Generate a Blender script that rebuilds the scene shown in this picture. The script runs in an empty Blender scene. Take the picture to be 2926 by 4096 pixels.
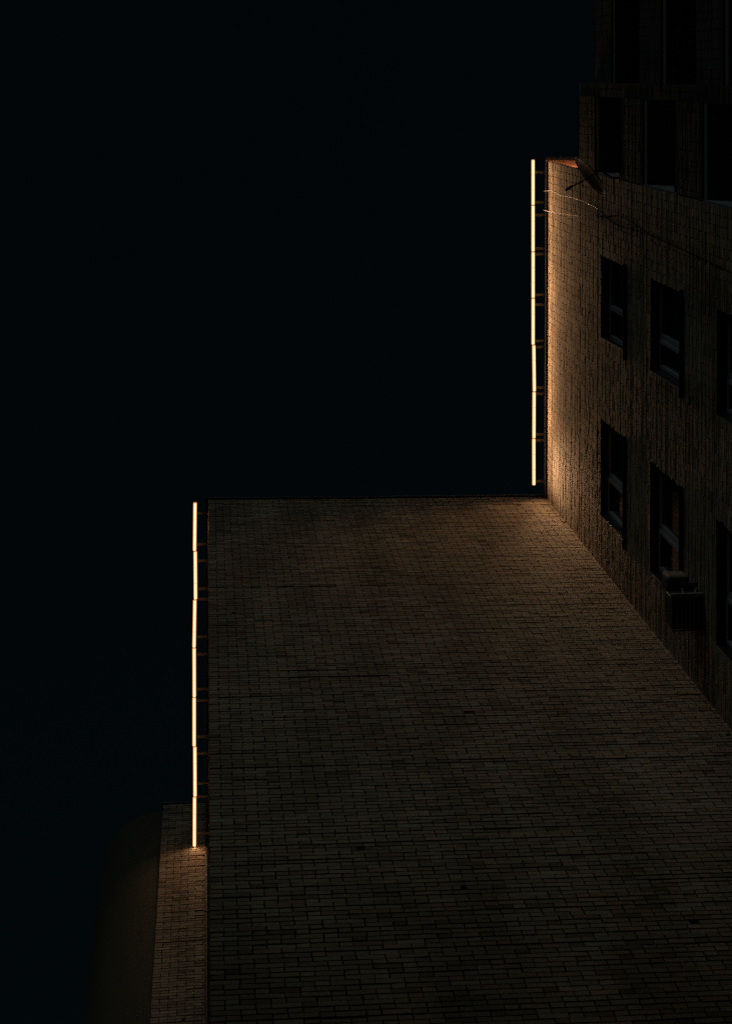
import bpy, math, random
from mathutils import Vector, Matrix

random.seed(7)
sc = bpy.context.scene
COL = sc.collection

# ------------------------------------------------------------------ view geometry
# camera on the courtyard floor looking almost straight up; F and the centre are
# in pixels of the photograph (2926 x 4096)
F = 6250.0
W, H = 2926.0, 4096.0
CX, CY = 1463.0, 290.0
TH = math.atan(635.0 / F)
CS, SN = math.cos(TH), math.sin(TH)
EYE = 1.6


def at(px, py, h):
    """point of the photograph at height h above the eye -> world x, y"""
    t = (px - CX) / F
    D = h / (CS - t * SN)
    return t * D * CS + D * SN, (py - CY) / F * D


def on_r(px, py, X):
    """point of the photograph on the plane x = X -> world y, height above eye"""
    t = (px - CX) / F
    h = X * (CS - t * SN) / (t * CS + SN)
    D = h * CS + X * SN
    return (py - CY) / F * D, h


# ------------------------------------------------------------------ helpers
class MB:
    def __init__(s):
        s.v, s.f, s.c, s.sm = [], [], [], []

    def quad(s, a, b, c, d):
        n = len(s.v)
        s.v += [tuple(a), tuple(b), tuple(c), tuple(d)]
        s.f.append((n, n + 1, n + 2, n + 3))

    def box(s, x0, x1, y0, y1, z0, z1, M=None):
        n = len(s.v)
        p = [(x, y, z) for z in (z0, z1) for y in (y0, y1) for x in (x0, x1)]
        if M is not None:
            p = [tuple(M @ Vector(q)) for q in p]
        s.v += p
        for q in ((0, 2, 3, 1), (4, 5, 7, 6), (0, 1, 5, 4), (2, 6, 7, 3), (0, 4, 6, 2), (1, 3, 7, 5)):
            s.f.append(tuple(n + i for i in q))

    def tube(s, pts, r, seg=10, caps=True):
        pts = [Vector(p) for p in pts]
        rad = r if isinstance(r, (list, tuple)) else [r] * len(pts)
        base = len(s.v)
        up = Vector((0.13, 0.31, 0.94)).normalized()
        for i, p in enumerate(pts):
            t = (pts[min(i + 1, len(pts) - 1)] - pts[max(i - 1, 0)]).normalized()
            a = t.cross(up).normalized()
            b = t.cross(a).normalized()
            for k in range(seg):
                w = 2 * math.pi * k / seg
                s.v.append(tuple(p + (a * math.cos(w) + b * math.sin(w)) * rad[i]))
        for i in range(len(pts) - 1):
            for k in range(seg):
                k2 = (k + 1) % seg
                s.f.append((base + i * seg + k, base + i * seg + k2, base + (i + 1) * seg + k2, base + (i + 1) * seg + k))
        if caps:
            s.f.append(tuple(base + k for k in range(seg))[::-1])
            s.f.append(tuple(base + (len(pts) - 1) * seg + k for k in range(seg)))

    def build(s, name, mat, parent=None, bevel=0, smooth=False):
        me = bpy.data.meshes.new(name)
        me.from_pydata(s.v, [], s.f)
        if s.c:
            a = me.color_attributes.new('tone', 'FLOAT_COLOR', 'POINT')
            a.data.foreach_set('color', [x for c in s.c for x in c])
        if smooth:
            me.polygons.foreach_set('use_smooth', [True] * len(me.polygons))
        me.materials.append(mat)
        me.update()
        o = bpy.data.objects.new(name, me)
        COL.objects.link(o)
        if parent:
            o.parent = parent
            o.matrix_parent_inverse = parent.matrix_world.inverted()
        if bevel:
            m = o.modifiers.new('edge', 'BEVEL')
            m.width = bevel
            m.segments = 2
        return o


def thing(name, label, cat, loc=(0, 0, 0), group=None):
    o = bpy.data.objects.new(name, None)
    COL.objects.link(o)
    o.location = loc
    o.matrix_world = Matrix.Translation(loc)
    o['label'] = label
    o['category'] = cat
    if group:
        o['group'] = group
    return o


def tag(o, label, cat, group=None):
    o['label'] = label
    o['category'] = cat
    if group:
        o['group'] = group
    return o


# ------------------------------------------------------------------ materials
def mat(name, col, rough=0.7, metal=0.0, noise=None, bump=0.0, nscale=20.0, spec=0.3):
    m = bpy.data.materials.new(name)
    m.use_nodes = True
    nt = m.node_tree
    b = nt.nodes['Principled BSDF']
    b.inputs['Base Color'].default_value = (*col, 1)
    b.inputs['Roughness'].default_value = rough
    b.inputs['Metallic'].default_value = metal
    b.inputs['Specular IOR Level'].default_value = spec
    tc = nt.nodes.new('ShaderNodeTexCoord')
    n = nt.nodes.new('ShaderNodeTexNoise')
    n.inputs['Scale'].default_value = nscale
    n.inputs['Detail'].default_value = 6
    nt.links.new(tc.outputs['Object'], n.inputs['Vector'])
    if noise:
        mx = nt.nodes.new('ShaderNodeMix')
        mx.data_type = 'RGBA'
        mx.inputs['A'].default_value = (*[c * (1 - noise) for c in col], 1)
        mx.inputs['B'].default_value = (*[min(1, c * (1 + noise)) for c in col], 1)
        nt.links.new(n.outputs['Fac'], mx.inputs['Factor'])
        nt.links.new(mx.outputs['Result'], b.inputs['Base Color'])
    if bump:
        bp = nt.nodes.new('ShaderNodeBump')
        bp.inputs['Strength'].default_value = bump
        bp.inputs['Distance'].default_value = 0.004
        nt.links.new(n.outputs['Fac'], bp.inputs['Height'])
        nt.links.new(bp.outputs['Normal'], b.inputs['Normal'])
    return m


def brick_material():
    m = bpy.data.materials.new('fired_brick')
    m.use_nodes = True
    nt = m.node_tree
    b = nt.nodes['Principled BSDF']
    b.inputs['Roughness'].default_value = 0.92
    b.inputs['Specular IOR Level'].default_value = 0.15
    tc = nt.nodes.new('ShaderNodeTexCoord')
    at_ = nt.nodes.new('ShaderNodeAttribute')
    at_.attribute_name = 'tone'
    n1 = nt.nodes.new('ShaderNodeTexNoise')
    n1.inputs['Scale'].default_value = 45
    n1.inputs['Detail'].default_value = 7
    n1.inputs['Roughness'].default_value = 0.7
    n2 = nt.nodes.new('ShaderNodeTexNoise')      # broad weathering stains
    n2.inputs['Scale'].default_value = 0.9
    n2.inputs['Detail'].default_value = 5
    nt.links.new(tc.outputs['Object'], n1.inputs['Vector'])
    mp = nt.nodes.new('ShaderNodeMapping')       # stains run down the wall
    mp.inputs['Scale'].default_value = (1.5, 1.5, 0.45)
    nt.links.new(tc.outputs['Object'], mp.inputs['Vector'])
    nt.links.new(mp.outputs['Vector'], n2.inputs['Vector'])
    r1 = nt.nodes.new('ShaderNodeMapRange')
    r1.inputs['From Min'].default_value = 0.3
    r1.inputs['From Max'].default_value = 0.7
    r1.inputs['To Min'].default_value = 0.72
    r1.inputs['To Max'].default_value = 1.25
    nt.links.new(n1.outputs['Fac'], r1.inputs['Value'])
    r2 = nt.nodes.new('ShaderNodeMapRange')
    r2.inputs['From Min'].default_value = 0.35
    r2.inputs['From Max'].default_value = 0.65
    r2.inputs['To Min'].default_value = 0.74
    r2.inputs['To Max'].default_value = 1.15
    nt.links.new(n2.outputs['Fac'], r2.inputs['Value'])
    mu = nt.nodes.new('ShaderNodeMath')
    mu.operation = 'MULTIPLY'
    nt.links.new(r1.outputs['Result'], mu.inputs[0])
    nt.links.new(r2.outputs['Result'], mu.inputs[1])
    sc_ = nt.nodes.new('ShaderNodeVectorMath')
    sc_.operation = 'SCALE'
    nt.links.new(at_.outputs['Color'], sc_.inputs[0])
    nt.links.new(mu.outputs[0], sc_.inputs['Scale'])
    nt.links.new(sc_.outputs[0], b.inputs['Base Color'])
    bp = nt.nodes.new('ShaderNodeBump')
    bp.inputs['Strength'].default_value = 0.6
    bp.inputs['Distance'].default_value = 0.003
    nt.links.new(n1.outputs['Fac'], bp.inputs['Height'])
    nt.links.new(bp.outputs['Normal'], b.inputs['Normal'])
    return m


def glow(name, col, strength):
    m = bpy.data.materials.new(name)
    m.use_nodes = True
    nt = m.node_tree
    nt.nodes.remove(nt.nodes['Principled BSDF'])
    e = nt.nodes.new('ShaderNodeEmission')
    e.inputs['Color'].default_value = (*col, 1)
    e.inputs['Strength'].default_value = strength
    if strength < 10:
        m.cycles.emission_sampling = 'NONE'      # the lamps in the bars do the lighting
    nt.links.new(e.outputs[0], nt.nodes['Material Output'].inputs['Surface'])
    return m


def glass_material():
    m = bpy.data.materials.new('dark_glass')
    m.use_nodes = True
    b = m.node_tree.nodes['Principled BSDF']
    b.inputs['Base Color'].default_value = (0.012, 0.014, 0.018, 1)
    b.inputs['Roughness'].default_value = 0.08
    b.inputs['Specular IOR Level'].default_value = 0.25
    return m


BRICK = brick_material()
MORTAR = mat('mortar', (0.030, 0.029, 0.027), 0.95, noise=0.3, bump=0.5, nscale=60)
PLASTER = mat('render_coat', (0.055, 0.050, 0.034), 0.9, noise=0.12, bump=0.4, nscale=18)
ROOF = mat('roof_felt', (0.05, 0.05, 0.055), 0.9, noise=0.3, nscale=3)
FLASH = mat('zinc_flashing', (0.07, 0.07, 0.075), 0.8, noise=0.3, nscale=9, spec=0.1)
CONC = mat('concrete', (0.20, 0.20, 0.20), 0.9, noise=0.2, bump=0.4, nscale=6)
WHITE = mat('white_pvc', (0.30, 0.30, 0.33), 0.4, noise=0.08, nscale=4)
GLASS = glass_material()
SILLM = mat('dark_sill_metal', (0.016, 0.016, 0.02), 0.95, noise=0.2, nscale=8, spec=0.0)
ALU = mat('aluminium', (0.13, 0.115, 0.10), 0.7, spec=0.1, noise=0.15, nscale=14)
DARKM = mat('dark_metal', (0.02, 0.02, 0.022), 0.7, spec=0.1, noise=0.3, nscale=14)
DISHM = mat('dish_enamel', (0.20, 0.20, 0.185), 0.7, noise=0.15, nscale=7)
CABLE = mat('cable_sheath', (0.18, 0.155, 0.125), 0.5, noise=0.25, nscale=50)
CABLE_D = mat('black_cable_sheath', (0.010, 0.010, 0.010), 0.95, spec=0.0, noise=0.25, nscale=50)
ACP = mat('air_conditioner_paint', (0.22, 0.22, 0.22), 0.5, noise=0.15, nscale=9)
ACD = mat('air_conditioner_dark', (0.05, 0.055, 0.065), 0.5, noise=0.3, nscale=14)
ASPH = mat('asphalt', (0.05, 0.05, 0.05), 0.95, noise=0.3, bump=0.6, nscale=30)
HALO = glow('amber_halo_glow', (1.0, 0.40, 0.11), 1.0)
CORE = glow('lit_strip', (1.0, 0.74, 0.42), 1.5)

# ------------------------------------------------------------------ brick walls
CRS = 0.075
HDR, STR, JNT = 0.117, 0.247, 0.013
BED = 0.0155


def frame(ox, oy, yaw, flip):
    """u axis along the wall, n axis out of the wall"""
    u = Vector((math.cos(yaw), math.sin(yaw), 0))
    n = Vector((u.y, -u.x, 0)) if not flip else Vector((-u.y, u.x, 0))
    return Vector((ox, oy, EYE)), u, n


def brick_wall(parent, fr, length, h0, h1, holes=(), tint=(0.30, 0.225, 0.150), thick=0.38,
               rake=-1, seed=1, missing=0.0012, name='wall'):
    """heights are above the eye; holes = (u0, u1, h0, h1)"""
    rnd = random.Random(seed)
    o, u, n = fr
    rows = int(round((h1 - h0) / CRS))
    h0 = h1 - rows * CRS
    hs = []
    for a, b, c, d in holes:
        hs.append((a, b, h1 - round((h1 - c) / CRS) * CRS, h1 - round((h1 - d) / CRS) * CRS))
    mb = MB()
    per = HDR + STR + 2 * JNT
    for r in range(rows):
        zt = h1 - r * CRS - 0.002
        zb = zt - (CRS - BED) + rnd.uniform(-0.0015, 0.0015)
        zm = (zt + zb) / 2
        off = (rake * r * (HDR + JNT)) % per
        x = -per + off - per
        wav = 0.004 * math.sin(r * 0.7 + seed) + rnd.uniform(-0.003, 0.003)
        slip = []
        if rnd.random() < 0.16:                      # open bed joints here and there
            c_ = rnd.uniform(0, length)
            slip.append((c_, c_ + rnd.uniform(0.4, 1.5)))
        if name == 'wall' and seed == 11 and r == 25:
            slip.append((4.85, 6.05))
        rowd = rnd.uniform(-0.0035, 0.0035)
        while x < length:
            for wd in (STR, HDR):
                a, b = x + wav + rnd.uniform(-0.003, 0.003), x + wd + wav + rnd.uniform(-0.003, 0.003)
                x += wd + JNT
                a, b = max(a, 0.0), min(b, length)
                seg = [(a, b)] if b - a > 0.015 else []
                for (p, q, lo, hi) in hs:
                    if lo - 0.001 < zm < hi + 0.001:
                        nx = []
                        for (s, e) in seg:
                            if e <= p or s >= q:
                                nx.append((s, e))
                            else:
                                if p - s > 0.02:
                                    nx.append((s, p))
                                if e - q > 0.02:
                                    nx.append((q, e))
                        seg = nx
                for (s, e) in seg:
                    if rnd.random() < missing:
                        e = s + (e - s) * rnd.uniform(0.3, 0.7)
                    dep = 0.016 + rowd + rnd.uniform(-0.0022, 0.0022)
                    tilt = rnd.uniform(-0.0018, 0.0018)
                    ty = rnd.uniform(-0.0015, 0.0015)
                    t1, t2 = zt + rnd.uniform(-.001, .001), zb + rnd.uniform(-.001, .001)
                    if any(p_ < s < q_ for p_, q_ in slip):
                        t1 -= rnd.uniform(0.014, 0.020)
                    k = len(mb.v)
                    for (uu, zz, dd) in ((s, t2, dep + tilt), (e, t2, dep - tilt), (e, t1, dep - tilt + ty), (s, t1, dep + tilt + ty),
                                         (s, t2, 0), (e, t2, 0), (e, t1, 0), (s, t1, 0)):
                        p = o + u * uu + n * dd
                        mb.v.append((p.x, p.y, p.z + zz))
                    mb.f += [(k, k + 1, k + 2, k + 3), (k, k + 4, k + 5, k + 1), (k + 1, k + 5, k + 6, k + 2),
                             (k + 2, k + 6, k + 7, k + 3), (k + 3, k + 7, k + 4, k)]
                    g = rnd.gauss(1.0, 0.13)
                    if rnd.random() < 0.07:
                        g *= 0.62
                    rd = rnd.gauss(0, 0.045)
                    c = (max(.03, tint[0] * g * (1 + rd * .4)), max(.02, tint[1] * g * (1 - rd)), max(.02, tint[2] * g * (1 - rd * 1.6)), 1)
                    mb.c += [c] * 8
    w = mb.build(name, BRICK, parent)
    w.data.materials.append(MORTAR)
    # mortar bed / wall body behind the bricks, cut round the openings
    mm = MB()
    us = sorted({0.0, length} | {q for h in hs for q in h[:2]})
    zs = sorted({h0, h1} | {q for h in hs for q in h[2:]})
    for i in range(len(us) - 1):
        for j in range(len(zs) - 1):
            cu, cz = (us[i] + us[i + 1]) / 2, (zs[j] + zs[j + 1]) / 2
            if any(h[0] < cu < h[1] and h[2] < cz < h[3] for h in hs):
                continue
            k = len(mm.v)
            for dd in (0, -thick):
                for (uu, zz) in ((us[i], zs[j]), (us[i + 1], zs[j]), (us[i + 1], zs[j + 1]), (us[i], zs[j + 1])):
                    p = o + u * uu + n * dd
                    mm.v.append((p.x, p.y, p.z + zz))
            mm.f += [(k, k + 1, k + 2, k + 3), (k + 7, k + 6, k + 5, k + 4)]
            for q in range(4):
                q2 = (q + 1) % 4
                mm.f.append((k + q, k + q + 4, k + q2 + 4, k + q2))
    b = mm.build('mortar_bed', MORTAR, w)
    return w, hs


# ------------------------------------------------------------------ the setting
g = MB()
g.box(-300, 300, -300, 300, -0.3, 0.0)
ground = g.build('ground', ASPH)
ground['kind'] = 'structure'

# ------------------------------------------------------------------ main building
XR = 6.35                 # right-hand wall faces -x
HT = 28.72                # its roof edge above the eye
YE = 1.66                 # its free end
bld = thing('apartment_building', 'tall tan brick apartment building with a stepped plan, stacked windows and open balconies', 'building', (6.35, 7.9, 0))

# back wall: from the left corner to the junction with the right-hand wall
mx0, my0 = at(833.5, 2001, HT + 0.14)
mx1, my1 = at(2188, 1990, HT + 0.14)
yawM = math.atan2(my1 - my0, mx1 - mx0)
frM = frame(mx0, my0, yawM, False)
lenM = math.hypot(mx1 - mx0, my1 - my0) - 0.004
wallM, _ = brick_wall(bld, frM, lenM, -EYE, HT + 0.14, tint=(0.280, 0.225, 0.165), seed=11, rake=-1)

# right-hand wall with window openings
yawR = math.radians(90) + 0.003
frR = frame(XR, YE, yawR, True)       # u runs towards +y, n towards -x
lenR = my1 - YE + 0.3
WTOP = (24.78, 21.88, 18.98)
WU = ((2.955 - YE, 4.28 - YE), (5.58 - YE, 7.16 - YE))
holes = [(a, b, t - 1.5, t) for t in WTOP for (a, b) in WU]
wallR, hsR = brick_wall(bld, frR, lenR, -EYE, HT, holes, tint=(0.310, 0.245, 0.178), seed=23, rake=1)

# free end of the right-hand wall above the lower roof (redder brick)
frE = frame(XR + 0.002, YE - 0.004, 0.0, False)
brick_wall(bld, frE, 3.2, 25.2, HT, tint=(0.34, 0.17, 0.105), seed=31, rake=1)

# left-hand wall, seen edge-on
lx0, ly0 = mx0, my0 + 0.004
LLY = at(777, 3387, HT + 0.02)[1] + 0.012
frL = frame(lx0 + 0.017, ly0, math.radians(90) - 0.0006, True)
brick_wall(bld, frL, LLY - ly0 - 0.02, 14.0, HT + 0.14, tint=(0.310, 0.240, 0.172), seed=41, rake=1)
b = MB()
b.box(lx0 + 0.02, lx0 + 0.36, ly0 + 0.4, LLY - 0.03, -EYE + EYE, 14.0 + EYE)
b.build('lower_wall', PLASTER, bld)

# flat roofs
b = MB()
b.box(lx0 + 0.40, 12.0, my0 + 0.6, LLY - 0.05, HT + EYE - 0.5, HT + EYE - 0.25)
b.box(XR + 0.42, 12.0, YE + 0.42, my0 + 0.55, HT + EYE - 0.5, HT + EYE - 0.25)
b.build('roof', ROOF, bld)


# roof-edge flashing: thin folded sheet, slightly wavy
def flashing(p0, p1, n, h, over, amp, seed):
    rnd = random.Random(seed)
    p0, p1 = Vector((*p0, 0)), Vector((*p1, 0))
    L = (p1 - p0).length
    N = max(6, int(L / 0.22))
    mb = MB()
    prof = [(-0.36, 0.05), (over, 0.03), (over + 0.004, -0.055), (over - 0.004, -0.055), (over - 0.006, 0.015), (-0.36, 0.035)]
    ph = rnd.uniform(0, 6)
    for i in range(N + 1):
        t = i / N
        w = amp * (math.sin(ph + t * L * 1.3) * 0.6 + math.sin(ph * 2 + t * L * 3.1) * 0.3 + rnd.uniform(-.4, .4))
        for (a, z) in prof:
            q = p0.lerp(p1, t) + n * (a + (w if a > 0 else 0))
            mb.v.append((q.x, q.y, h + EYE + z + (w * 0.6 if a > 0 else 0)))
    k = len(prof)
    for i in range(N):
        for j in range(k):
            j2 = (j + 1) % k
            mb.f.append((i * k + j, i * k + j2, (i + 1) * k + j2, (i + 1) * k + j))
    mb.f.append(tuple(range(k))[::-1])
    mb.f.append(tuple(N * k + j for j in range(k)))
    return mb


flashing((mx0 + 0.0, my0), (mx1 - 0.02, my1), frM[2], HT + 0.16, 0.045, 0.010, 3).build('roof_edge', FLASH, bld)
flashing((XR, YE - 0.03), (XR - 0.003 * lenR, my1 - 0.05), frR[2], HT + 0.02, 0.055, 0.003, 4).build('roof_edge', FLASH, bld)
flashing((XR - 0.05, YE), (XR + 3.2, YE), frE[2], HT + 0.022, 0.085, 0.005, 5).build('roof_edge', SILLM, bld)
flashing((lx0, ly0 - 0.04), (lx0 - 0.002, LLY - 0.03), frL[2], HT + 0.161, 0.052, 0.003, 6).build('roof_edge', FLASH, bld)


# unseen block added out of frame to shade the lower walls
b = MB()
b.box(-16.0, 9.0, -10.0, -7.0, 0.0, 19.3)
b.build('shade_blocker', PLASTER, bld)


# windows
def window(u0, u1, z0, z1, split, sash):
    o, u, n = frR
    R3 = Matrix(((u.x, n.x, 0, o.x), (u.y, n.y, 0, o.y), (0, 0, 1, o.z), (0, 0, 0, 1)))   # local: u, outwards, up
    fd = -0.115                                                                              # face of the frame behind the bricks
    fw, mw = 0.055, 0.085
    um = u0 + (u1 - u0) * split
    fb = MB()
    fb.box(u0, u1, fd - 0.06, fd, z1 - 0.105, z1 - 0.004, R3)
    fb.box(u0, u1, fd - 0.06, fd, z0, z0 + fw, R3)
    fb.box(u0, u0 + fw, fd - 0.06, fd - 0.001, z0 + fw, z1 - fw, R3)
    fb.box(u1 - fw, u1, fd - 0.06, fd - 0.001, z0 + fw, z1 - fw, R3)
    fb.box(um - mw / 2, um + mw / 2, fd - 0.06, fd - 0.002, z0 + fw, z1 - fw, R3)
    fr = fb.build('window', WHITE, bld)
    if sash:
        s = MB()
        a, c = um + mw / 2, u1 - fw
        q = 0.05
        y0_, y1_ = fd - 0.05, fd + 0.018
        s.box(a, c, y0_, y1_, z1 - fw - q, z1 - fw, R3)
        s.box(a, c, y0_, y1_, z0 + fw, z0 + fw + q, R3)
        s.box(a, a + q, y0_, y1_ - 0.001, z0 + fw + q, z1 - fw - q, R3)
        s.box(c - q, c, y0_, y1_ - 0.001, z0 + fw + q, z1 - fw - q, R3)
        s.build('sash', WHITE, fr)
    for (a, c) in ((u0 + fw, um - mw / 2), (um + mw / 2, u1 - fw)):
        p = MB()
        p.box(a, c, fd - 0.045, fd - 0.035, z0 + fw, z1 - fw, R3)
        p.build('pane', GLASS, fr)
    s = MB()
    s.box(u0 - 0.05, u1 + 0.08, -0.125, 0.060, z0 - 0.035, z0 - 0.003, R3)
    s.box(u0 - 0.05, u1 + 0.08, 0.052, 0.0602, z0 - 0.085, z0 - 0.036, R3)
    s.build('sill', SILLM, fr)
    return fr


for i, (a, b_, lo, hi) in enumerate(hsR):
    window(a, b_, lo, hi, 0.62 if a < 2 else 0.58, i != 0)

# ------------------------------------------------------------------ balcony bays beside the free end
RT = 26.3
BANDS = ((25.2, 26.3), (22.35, 23.5), (19.6, 20.72), (16.75, 17.85), (13.9, 15.0))
bal_back = 7.75
b = MB()
b.box(bal_back, bal_back + 0.3, -4.2, YE - 0.03, 0.0, RT + EYE - 0.02)
b.build('balcony_back_wall', PLASTER, bld)
# pier between the bays and return wall at the end of the right-hand wall
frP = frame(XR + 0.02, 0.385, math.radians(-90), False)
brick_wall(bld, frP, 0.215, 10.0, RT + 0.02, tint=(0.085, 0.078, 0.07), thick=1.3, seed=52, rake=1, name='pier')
b = MB()
b.box(XR + 0.004, bal_back - 0.003, YE - 0.028, YE - 0.006, 0.0, 25.18 + EYE)
b.build('balcony_side_wall', mat('pale_render', (0.22, 0.22, 0.26), 0.85, noise=0.1, bump=0.3, nscale=12), bld)
for bay, (xf, y0, y1) in enumerate(((XR, 0.39, YE - 0.032), (XR + 0.28, -4.2, 0.165))):
    for (lo, hi) in BANDS:
        fr = frame(xf, y0, math.radians(90), True)
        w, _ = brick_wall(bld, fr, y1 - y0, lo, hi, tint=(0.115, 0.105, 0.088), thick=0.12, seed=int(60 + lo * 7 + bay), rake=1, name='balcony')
        s = MB()
        s.box(xf + 0.015, bal_back - 0.001, y0 + 0.001, y1 + 0.003, lo + EYE - 0.14, lo + EYE - 0.004)
        s.build('slab', CONC, w)
        s = MB()
        s.box(xf - 0.022, xf + 0.15, y0 + 0.002, y1 - 0.002, hi + EYE + 0.003, hi + EYE + 0.035)
        s.build('capping', SILLM, w)

# ------------------------------------------------------------------ neighbouring building beyond the left-hand wall
nb = thing('neighbouring_building', 'narrow brick building end with plain rendered flank, lit from the left light row', 'building', (-1.0, 14.2, 0))
NT = 30.42
nx1 = lx0 - 0.062
nx0 = at(640, 3440, 28.4)[0]
yawN = -0.012
frN = frame(nx0, LLY + 0.006, yawN, False)
brick_wall(nb, frN, nx1 - nx0, 6.0, NT, tint=(0.280, 0.215, 0.158), seed=77, rake=-1)
# smoothly rendered corner; the rounding is made up so the glow fades leftward
b = MB()
RC = 1.15
arc = [(nx0 - 0.004, LLY + 0.05)] + [(nx0 - 0.012 - RC * math.sin(q), LLY + 0.05 + RC - RC * math.cos(q)) for q in [math.pi / 2 * i / 24 for i in range(25)]]
arc += [(nx0 - 0.012 - RC, LLY + 6), (nx0 - 0.004, LLY + 6)]
for zz in (0.0, NT + EYE - 0.1):
    b.v += [(x, y, zz) for x, y in arc]
k = len(arc)
for i in range(k):
    i2 = (i + 1) % k
    b.f.append((i, i + k, i2 + k, i2))
b.f.append(tuple(range(k, 2 * k)))
b.box(nx0, nx1, LLY + 0.03, LLY + 0.4, 0.0, 6.0 + EYE - 0.01)
b.build('rendered_wall', PLASTER, nb)
b = MB()
b.box(nx0 - 0.03, nx1, LLY - 0.04, LLY + 0.45, NT + EYE + 0.004, NT + EYE + 0.07)
b.build('coping', FLASH, nb)
b = MB()
b.box(nx0, nx1 + 6, LLY + 0.5, LLY + 6, NT + EYE - 0.4, NT + EYE - 0.15)
b.build('roof', ROOF, nb)

# downpipe in the corner of the two buildings
b = MB()
px_ = lx0 - 0.034
b.tube([(px_, LLY - 0.035, 0.0), (px_, LLY - 0.035, 15.0), (px_, LLY - 0.035, HT + EYE - 0.06)], 0.024, 12)
dp = b.build('downpipe', DARKM, smooth=True)
tag(dp, 'thin dark downpipe in the narrow corner between the two brick buildings', 'pipe')
for z in (16, 20, 24, 28):
    b = MB()
    b.box(px_ - 0.03, px_ + 0.03, LLY - 0.066, LLY + 0.012, z, z + 0.03)
    b.build('clip', DARKM, dp)

# ------------------------------------------------------------------ light bars
HL = HT + 0.02
WARM = (1.0, 0.57, 0.29)
ORD = ('first', 'second', 'third', 'fourth', 'fifth', 'sixth', 'last')


def light_bar(x, y0, y1, wall_x, brackets, label, group, tilt, power):
    L = y1 - y0 - 0.004
    bright = random.uniform(0.88, 1.10)
    ym = (y0 + y1) / 2
    z = HL + EYE
    t = thing('light_bar', label, 'light', (x, ym, z), group)
    t.rotation_euler = (0, 0, tilt)
    bpy.context.view_layer.update()
    M = Matrix.Translation((x, ym, z)) @ Matrix.Rotation(tilt, 4, 'Z')
    hb = MB()
    hb.box(-0.033, 0.033, -L / 2 + 0.002, L / 2 - 0.002, 0.0, 0.05)
    o = hb.build('housing', DARKM)
    o.parent = t
    db = MB()       # rounded lens under the housing; its amber emission imitates halation at the rims
    N = 10
    sec = [(0.0315 * math.cos(math.pi + math.pi * k / N), 0.022 * math.sin(math.pi + math.pi * k / N)) for k in range(N + 1)]
    ys = [(-L / 2, 0.55), (-L / 2 + 0.012, 1.0), (L / 2 - 0.012, 1.0), (L / 2, 0.55)]
    for (yy, s_) in ys:
        for (a, c) in sec:
            db.v.append((a * s_, yy, -0.001 + c * s_))
    k = N + 1
    for i in range(3):
        for j in range(N):
            db.f.append((i * k + j, i * k + j + 1, (i + 1) * k + j + 1, (i + 1) * k + j))
    db.f.append(tuple(range(k)))
    db.f.append(tuple(3 * k + j for j in range(k))[::-1])
    o = db.build('lens', HALO, smooth=False)
    o.parent = t
    cb = MB()       # three bright strips end to end
    for q in range(3):
        a = -L / 2 + 0.010 + q * (L - 0.02) / 3
        cb.box(-0.0195, 0.0195, a + 0.004, a + (L - 0.02) / 3 - 0.004, -0.0265, -0.014)
    o = cb.build('lit_strip', CORE)
    o.parent = t
    for watts, spread in ((power[0], 180), (power[1], 62)):      # wide wash and the narrow beam of the same strip
        ld = bpy.data.lights.new('bar_lamp', 'AREA')
        ld.shape = 'RECTANGLE'
        ld.size, ld.size_y = 0.014, L * 0.992
        ld.energy = watts * L * bright
        ld.color = WARM
        ld.spread = math.radians(spread)
        lo = bpy.data.objects.new('bar_lamp', ld)
        COL.objects.link(lo)
        lo.parent = t
        lo.location = (0, 0, -0.031 if spread == 180 else -0.033)
        lo.rotation_euler = (0, -math.radians(10 if spread == 180 else 4), 0)
    for by in brackets:
        bb = MB()
        e = wall_x - x
        bb.box(0.035, e - 0.004, by - ym - 0.023, by - ym + 0.023, 0.020, 0.026)
        bb.box(e - 0.010, e - 0.0035, by - ym - 0.02, by - ym + 0.02, -0.06, 0.0195)
        o = bb.build('bracket', ALU)
        o.parent = t
    return t


POW = (10.5, 0.9)
POW_END = (9.5, 13.0)        # the bar next to the corner is the brightest
POW_L = (3.9, 0.35)
ry = [637, 820, 1006, 1192, 1379, 1566, 1753, 1941]
rxc = [2130.5, 2130.5, 2130.8, 2130.8, 2134.5, 2134.3, 2133.6]
rtl = [0, .0, .0, .0, .012, -0.004, 0.002]
rbr = [(689, 809), (860, 994), (1017, 1180), (1219, 1364), (1390, 1552), (1576, 1739), (1763, 1927)]
for i in range(7):
    x, _ = at(rxc[i], 1000, HL)
    ys = [at(rxc[i], q, HL)[1] for q in (ry[i], ry[i + 1])]
    br = [at(rxc[i], q, HL)[1] for q in rbr[i]]
    light_bar(x, ys[0], ys[1], XR - 0.011 - 0.003 * (br[0] - YE), br,
              f'glowing warm light bar, {ORD[i]} from the top of the row by the windowed wall',
              'light bars along the right roof edge', -rtl[i], POW_END if i == 6 else POW)
ly = [2009, 2204, 2398, 2591, 2789, 2986, 3187, 3387]
lxc = [779.0, 781.2, 777.5, 776.6, 776.4, 779.4, 777.6]
ltl = [-0.010, .006, -.016, .003, .0, .004, -.003]
lbr = [(2055, 2179), (2246, 2358), (2399, 2550), (2620, 2760), (2806, 2950), (3018, 3138), (3191, 3338)]
for i in range(7):
    x, _ = at(lxc[i], 2500, HL)
    ys = [at(lxc[i], q, HL)[1] for q in (ly[i], ly[i + 1])]
    br = [at(lxc[i], q, HL)[1] for q in lbr[i]]
    light_bar(x, ys[0], ys[1], lx0 - 0.012, br,
              f'glowing warm white light bar, {ORD[i]} from the top of the left row',
              'light bars along the left roof edge', -ltl[i], POW_L)

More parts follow.
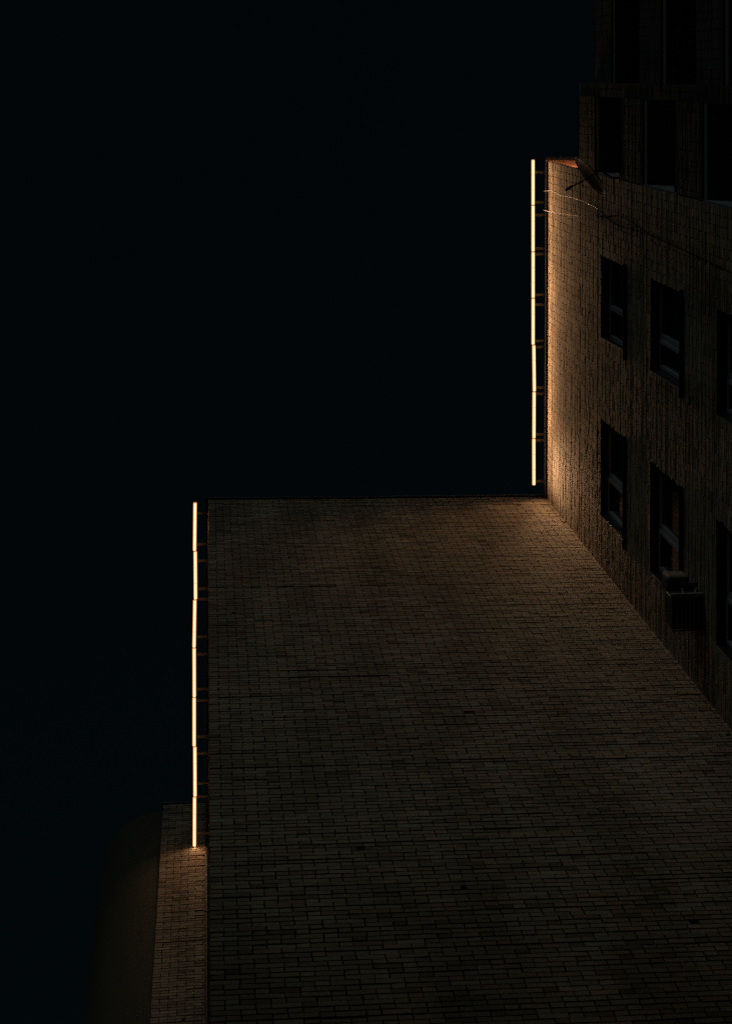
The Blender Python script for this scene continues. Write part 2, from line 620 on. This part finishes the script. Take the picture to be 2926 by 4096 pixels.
# unseen lamp added behind the parapet to light the reddish wall end
lp = thing('added_lamp', 'added unseen warm lamp behind the brick parapet, lighting the reddish wall end', 'lamp', (7.0, 1.05, 25.22 + EYE))
b = MB()
b.tube([(7.0, 1.05, 25.205 + EYE), (7.0, 1.05, 25.45 + EYE)], 0.015, 10)
b.tube([(7.0, 1.05, 25.205 + EYE), (7.0, 1.05, 25.225 + EYE)], 0.08, 16)
b.build('stand', DARKM, lp)
b = MB()
b.tube([(7.0, 1.05, 25.46 + EYE), (7.0, 1.05, 25.50 + EYE), (7.0, 1.05, 25.60 + EYE), (7.0, 1.05, 25.66 + EYE)], [0.03, 0.055, 0.055, 0.02], 14)
b.build('globe', glow('added_lamp_glow', (1.0, 0.50, 0.22), 1500.0), lp, smooth=True)

# ------------------------------------------------------------------ satellite dish
yh, hh = on_r(2376, 692, 5.98)
C0 = Vector((5.98, yh, hh + EYE))
nrm = Vector((-0.80, 0.575, -0.06)).normalized()
side = nrm.cross(Vector((0, 0, 1))).normalized()
upv = side.cross(nrm).normalized()
dish = thing('satellite_dish', 'grey satellite dish on the brick wall below the reddish corner', 'satellite dish', tuple(C0))
db = MB()
rings, seg = 7, 40
RX, RY = 0.36, 0.39
for lay, off in ((0, 0.0), (1, -0.006)):
    for i in range(rings + 1):
        r = i / rings
        for k in range(seg):
            w = 2 * math.pi * k / seg
            p = C0 + side * (RX * r * math.cos(w)) + upv * (RY * r * math.sin(w)) + nrm * (0.085 * r * r + off)
            db.v.append(tuple(p))
n1 = (rings + 1) * seg
for lay in (0, 1):
    for i in range(rings):
        for k in range(seg):
            k2 = (k + 1) % seg
            q = (i * seg + k, i * seg + k2, (i + 1) * seg + k2, (i + 1) * seg + k)
            q = tuple(x + lay * n1 for x in q)
            db.f.append(q if lay == 0 else q[::-1])
for k in range(seg):
    k2 = (k + 1) % seg
    a = rings * seg
    db.f.append((a + k, a + k2, n1 + a + k2, n1 + a + k))
db.build('reflector', DISHM, dish, smooth=True)
rim = MB()
rim.tube([tuple(C0 + side * (RX * math.cos(2 * math.pi * k / 40)) + upv * (RY * math.sin(2 * math.pi * k / 40)) + nrm * 0.083) for k in range(41)], 0.006, 6, False)
rim.build('rim', DISHM, dish, smooth=True)
ya, ha = on_r(2272, 753, 5.52)
A1 = Vector((5.52, ya, ha + EYE))
A1 = C0 + (A1 - C0).normalized() * 0.56
arm = MB()
A0 = C0 - upv * 0.30 + nrm * 0.05
arm.tube([tuple(C0 - nrm * 0.03 - upv * .1), tuple(C0.lerp(A1, 0.5) - upv * 0.05), tuple(A1)], 0.011, 8)
arm.build('feed_arm', DARKM, dish, smooth=True)
d = (A1 - C0).normalized()
lb = MB()
lb.tube([tuple(A1 - d * 0.10), tuple(A1 - d * 0.07), tuple(A1 + d * 0.03), tuple(A1 + d * 0.05)], [0.013, 0.022, 0.024, 0.018], 12)
lb.build('receiver', DARKM, dish, smooth=True)
mt = MB()
wp = Vector((XR - 0.01, C0.y + 0.07, C0.z - 0.06))
mt.tube([tuple(C0 - nrm * 0.02), tuple(C0 - nrm * 0.10), tuple(wp + Vector((-0.10, 0, 0))), tuple(wp)], 0.018, 10)
mt.box(wp.x - 0.012, wp.x + 0.004, wp.y - 0.08, wp.y + 0.08, wp.z - 0.1, wp.z + 0.1)
mt.build('wall_mount', DARKM, dish)

# ------------------------------------------------------------------ cables


def spline(pts, n=8):
    P = [Vector(p) for p in pts]
    P = [P[0] * 2 - P[1]] + P + [P[-1] * 2 - P[-2]]
    out = []
    for i in range(1, len(P) - 2):
        for k in range(n):
            t = k / n
            a, b_, c, d_ = P[i - 1], P[i], P[i + 1], P[i + 2]
            out.append(0.5 * ((2 * b_) + (c - a) * t + (2 * a - 5 * b_ + 4 * c - d_) * t * t + (3 * b_ - a - 3 * c + d_) * t ** 3))
    out.append(P[-2])
    return [tuple(o) for o in out]


def cable(name, pts, r, m, label, roof=True):
    q = []
    for (px, py, X) in pts:
        y, h = on_r(px, py, X)
        q.append((X, y, h + EYE))
    b = MB()
    b.tube(spline(q), r, 7)
    o = b.build(name, m, smooth=True)
    tag(o, label, 'cable')


cable('cable', [(2186, 757, 6.375), (2166, 766, 6.285), (2195, 761, 6.25), (2212, 765, 6.26), (2232, 778, 6.27), (2252, 783, 6.28), (2302, 793, 6.30), (2340, 809, 6.315), (2382, 829, 6.325), (2400, 845, 6.328)],
      0.0045, CABLE, 'thin pale cable looping off the roof edge just below the dish arm')
cable('cable', [(2188, 832, 6.375), (2166, 836, 6.28), (2197, 846, 6.20), (2250, 855, 6.20), (2300, 862, 6.24), (2332, 863, 6.29), (2344, 855, 6.335)],
      0.0055, CABLE, 'bright pale cable curving over the brick below the first thin cable')
cable('cable', [(2400, 845, 6.330), (2450, 890, 6.332), (2520, 915, 6.333), (2600, 940, 6.334), (2700, 985, 6.334), (2926, 1090, 6.334), (3100, 1175, 6.334)],
      0.0065, CABLE_D, 'black cable clipped down the dark brick wall, running on from the thin pale cable')
cable('cable', [(2380, 858, 6.334), (2398, 866, 6.325), (2450, 863, 6.333), (2480, 864, 6.334), (2530, 890, 6.333), (2600, 938, 6.3335)],
      0.0055, CABLE_D, 'short black cable joining the long one from the left on the dark brick wall')

# ------------------------------------------------------------------ air conditioner below the second window
ac = thing('air_conditioner', 'grey window air conditioner on a bracket under the lower right window', 'air conditioner', (6.1, 6.9, 19.45 + EYE))
xa, xb, ya, yb, za, zb = 5.90, 6.325, 6.72, 7.12, 19.45 + EYE, 19.74 + EYE
b = MB()
b.box(xa, xb, ya, yb, za + 0.012, zb)
b.build('casing', ACD, ac, bevel=0.012)
b = MB()
for k in range(6):
    x = xa + 0.06 + k * 0.055
    b.box(x, x + 0.016, ya + 0.03, yb - 0.03, za - 0.004, za + 0.010)
b.build('grille', ACP, ac)
b = MB()
b.box(xa - 0.012, xb + 0.012, ya - 0.06, ya - 0.006, za - 0.004, za + 0.03)
b.tube([(xa + 0.30, ya - 0.033, za + 0.03), (xb + 0.01, ya - 0.033, zb + 0.06)], 0.014, 8)
b.tube([(xa + 0.16, ya - 0.033, za + 0.03), (xb - 0.2, ya - 0.033, zb + 0.02)], 0.012, 8)
b.build('bracket', ACP, ac)
b = MB()
b.box(xa - 0.006, xb, yb + 0.006, yb + 0.02, za - 0.004, za + 0.02)
b.build('bracket', ACP, ac)
b = MB()
b.box(5.93, 6.24, 6.55, 6.80, 19.78 + EYE, 20.06 + EYE)
b.build('side_cover', mat('pale_cover_paint', (0.12, 0.112, 0.10), 0.7, noise=0.15, nscale=9), ac, bevel=0.05)
b = MB()
b.box(6.1, 6.335, 6.62, 6.98, 19.742 + EYE, 19.776 + EYE)
b.build('shelf', ACD, ac)

# ------------------------------------------------------------------ light
w = bpy.data.worlds.new('World')
sc.world = w
w.use_nodes = True
nt = w.node_tree
bg = nt.nodes['Background']
sky = nt.nodes.new('ShaderNodeTexSky')
sky.sky_type = 'NISHITA'
sky.sun_disc = False
SUN_EL, SUN_AZ = math.radians(-3.5), math.radians(205)
sky.sun_elevation = SUN_EL
sky.sun_rotation = SUN_AZ
sky.air_density = 1.0
sky.dust_density = 1.0
sky.ozone_density = 1.0
tn = nt.nodes.new('ShaderNodeVectorMath')      # moonless teal night
tn.operation = 'MULTIPLY'
tn.inputs[1].default_value = (0.42, 1.05, 0.98)
nt.links.new(sky.outputs[0], tn.inputs[0])
nt.links.new(tn.outputs[0], bg.inputs['Color'])
bg.inputs['Strength'].default_value = 0.105

sl = bpy.data.lights.new('city_glow', 'SUN')     # faint warm night glow of the city
sl.energy = 0.122
sl.angle = math.radians(30)
sl.color = (0.80, 1.0, 0.97)
so = bpy.data.objects.new('city_glow', sl)
COL.objects.link(so)
so.rotation_euler = Vector((0.33, 0.90, -0.275)).to_track_quat('-Z', 'Y').to_euler()

# ------------------------------------------------------------------ camera
cd = bpy.data.cameras.new('camera')
cam = bpy.data.objects.new('camera', cd)
COL.objects.link(cam)
cam.matrix_world = Matrix(((CS, 0, -SN, 0), (0, -1, 0, 0), (-SN, 0, -CS, EYE), (0, 0, 0, 1)))
cd.sensor_fit = 'HORIZONTAL'
cd.sensor_width = 36
cd.lens = 36 * F / W
cd.shift_x = (W / 2 - CX) / W
cd.shift_y = -(H / 2 - CY) / W
cd.clip_end = 1000
cd.clip_start = 0.05
sc.camera = cam

sc.view_settings.view_transform = 'Standard'
sc.view_settings.look = 'None'
sc.view_settings.exposure = 0
sc.view_settings.gamma = 1
sc.cycles.max_bounces = 5
sc.cycles.use_denoising = False
sc.cycles.sample_clamp_indirect = 0.6
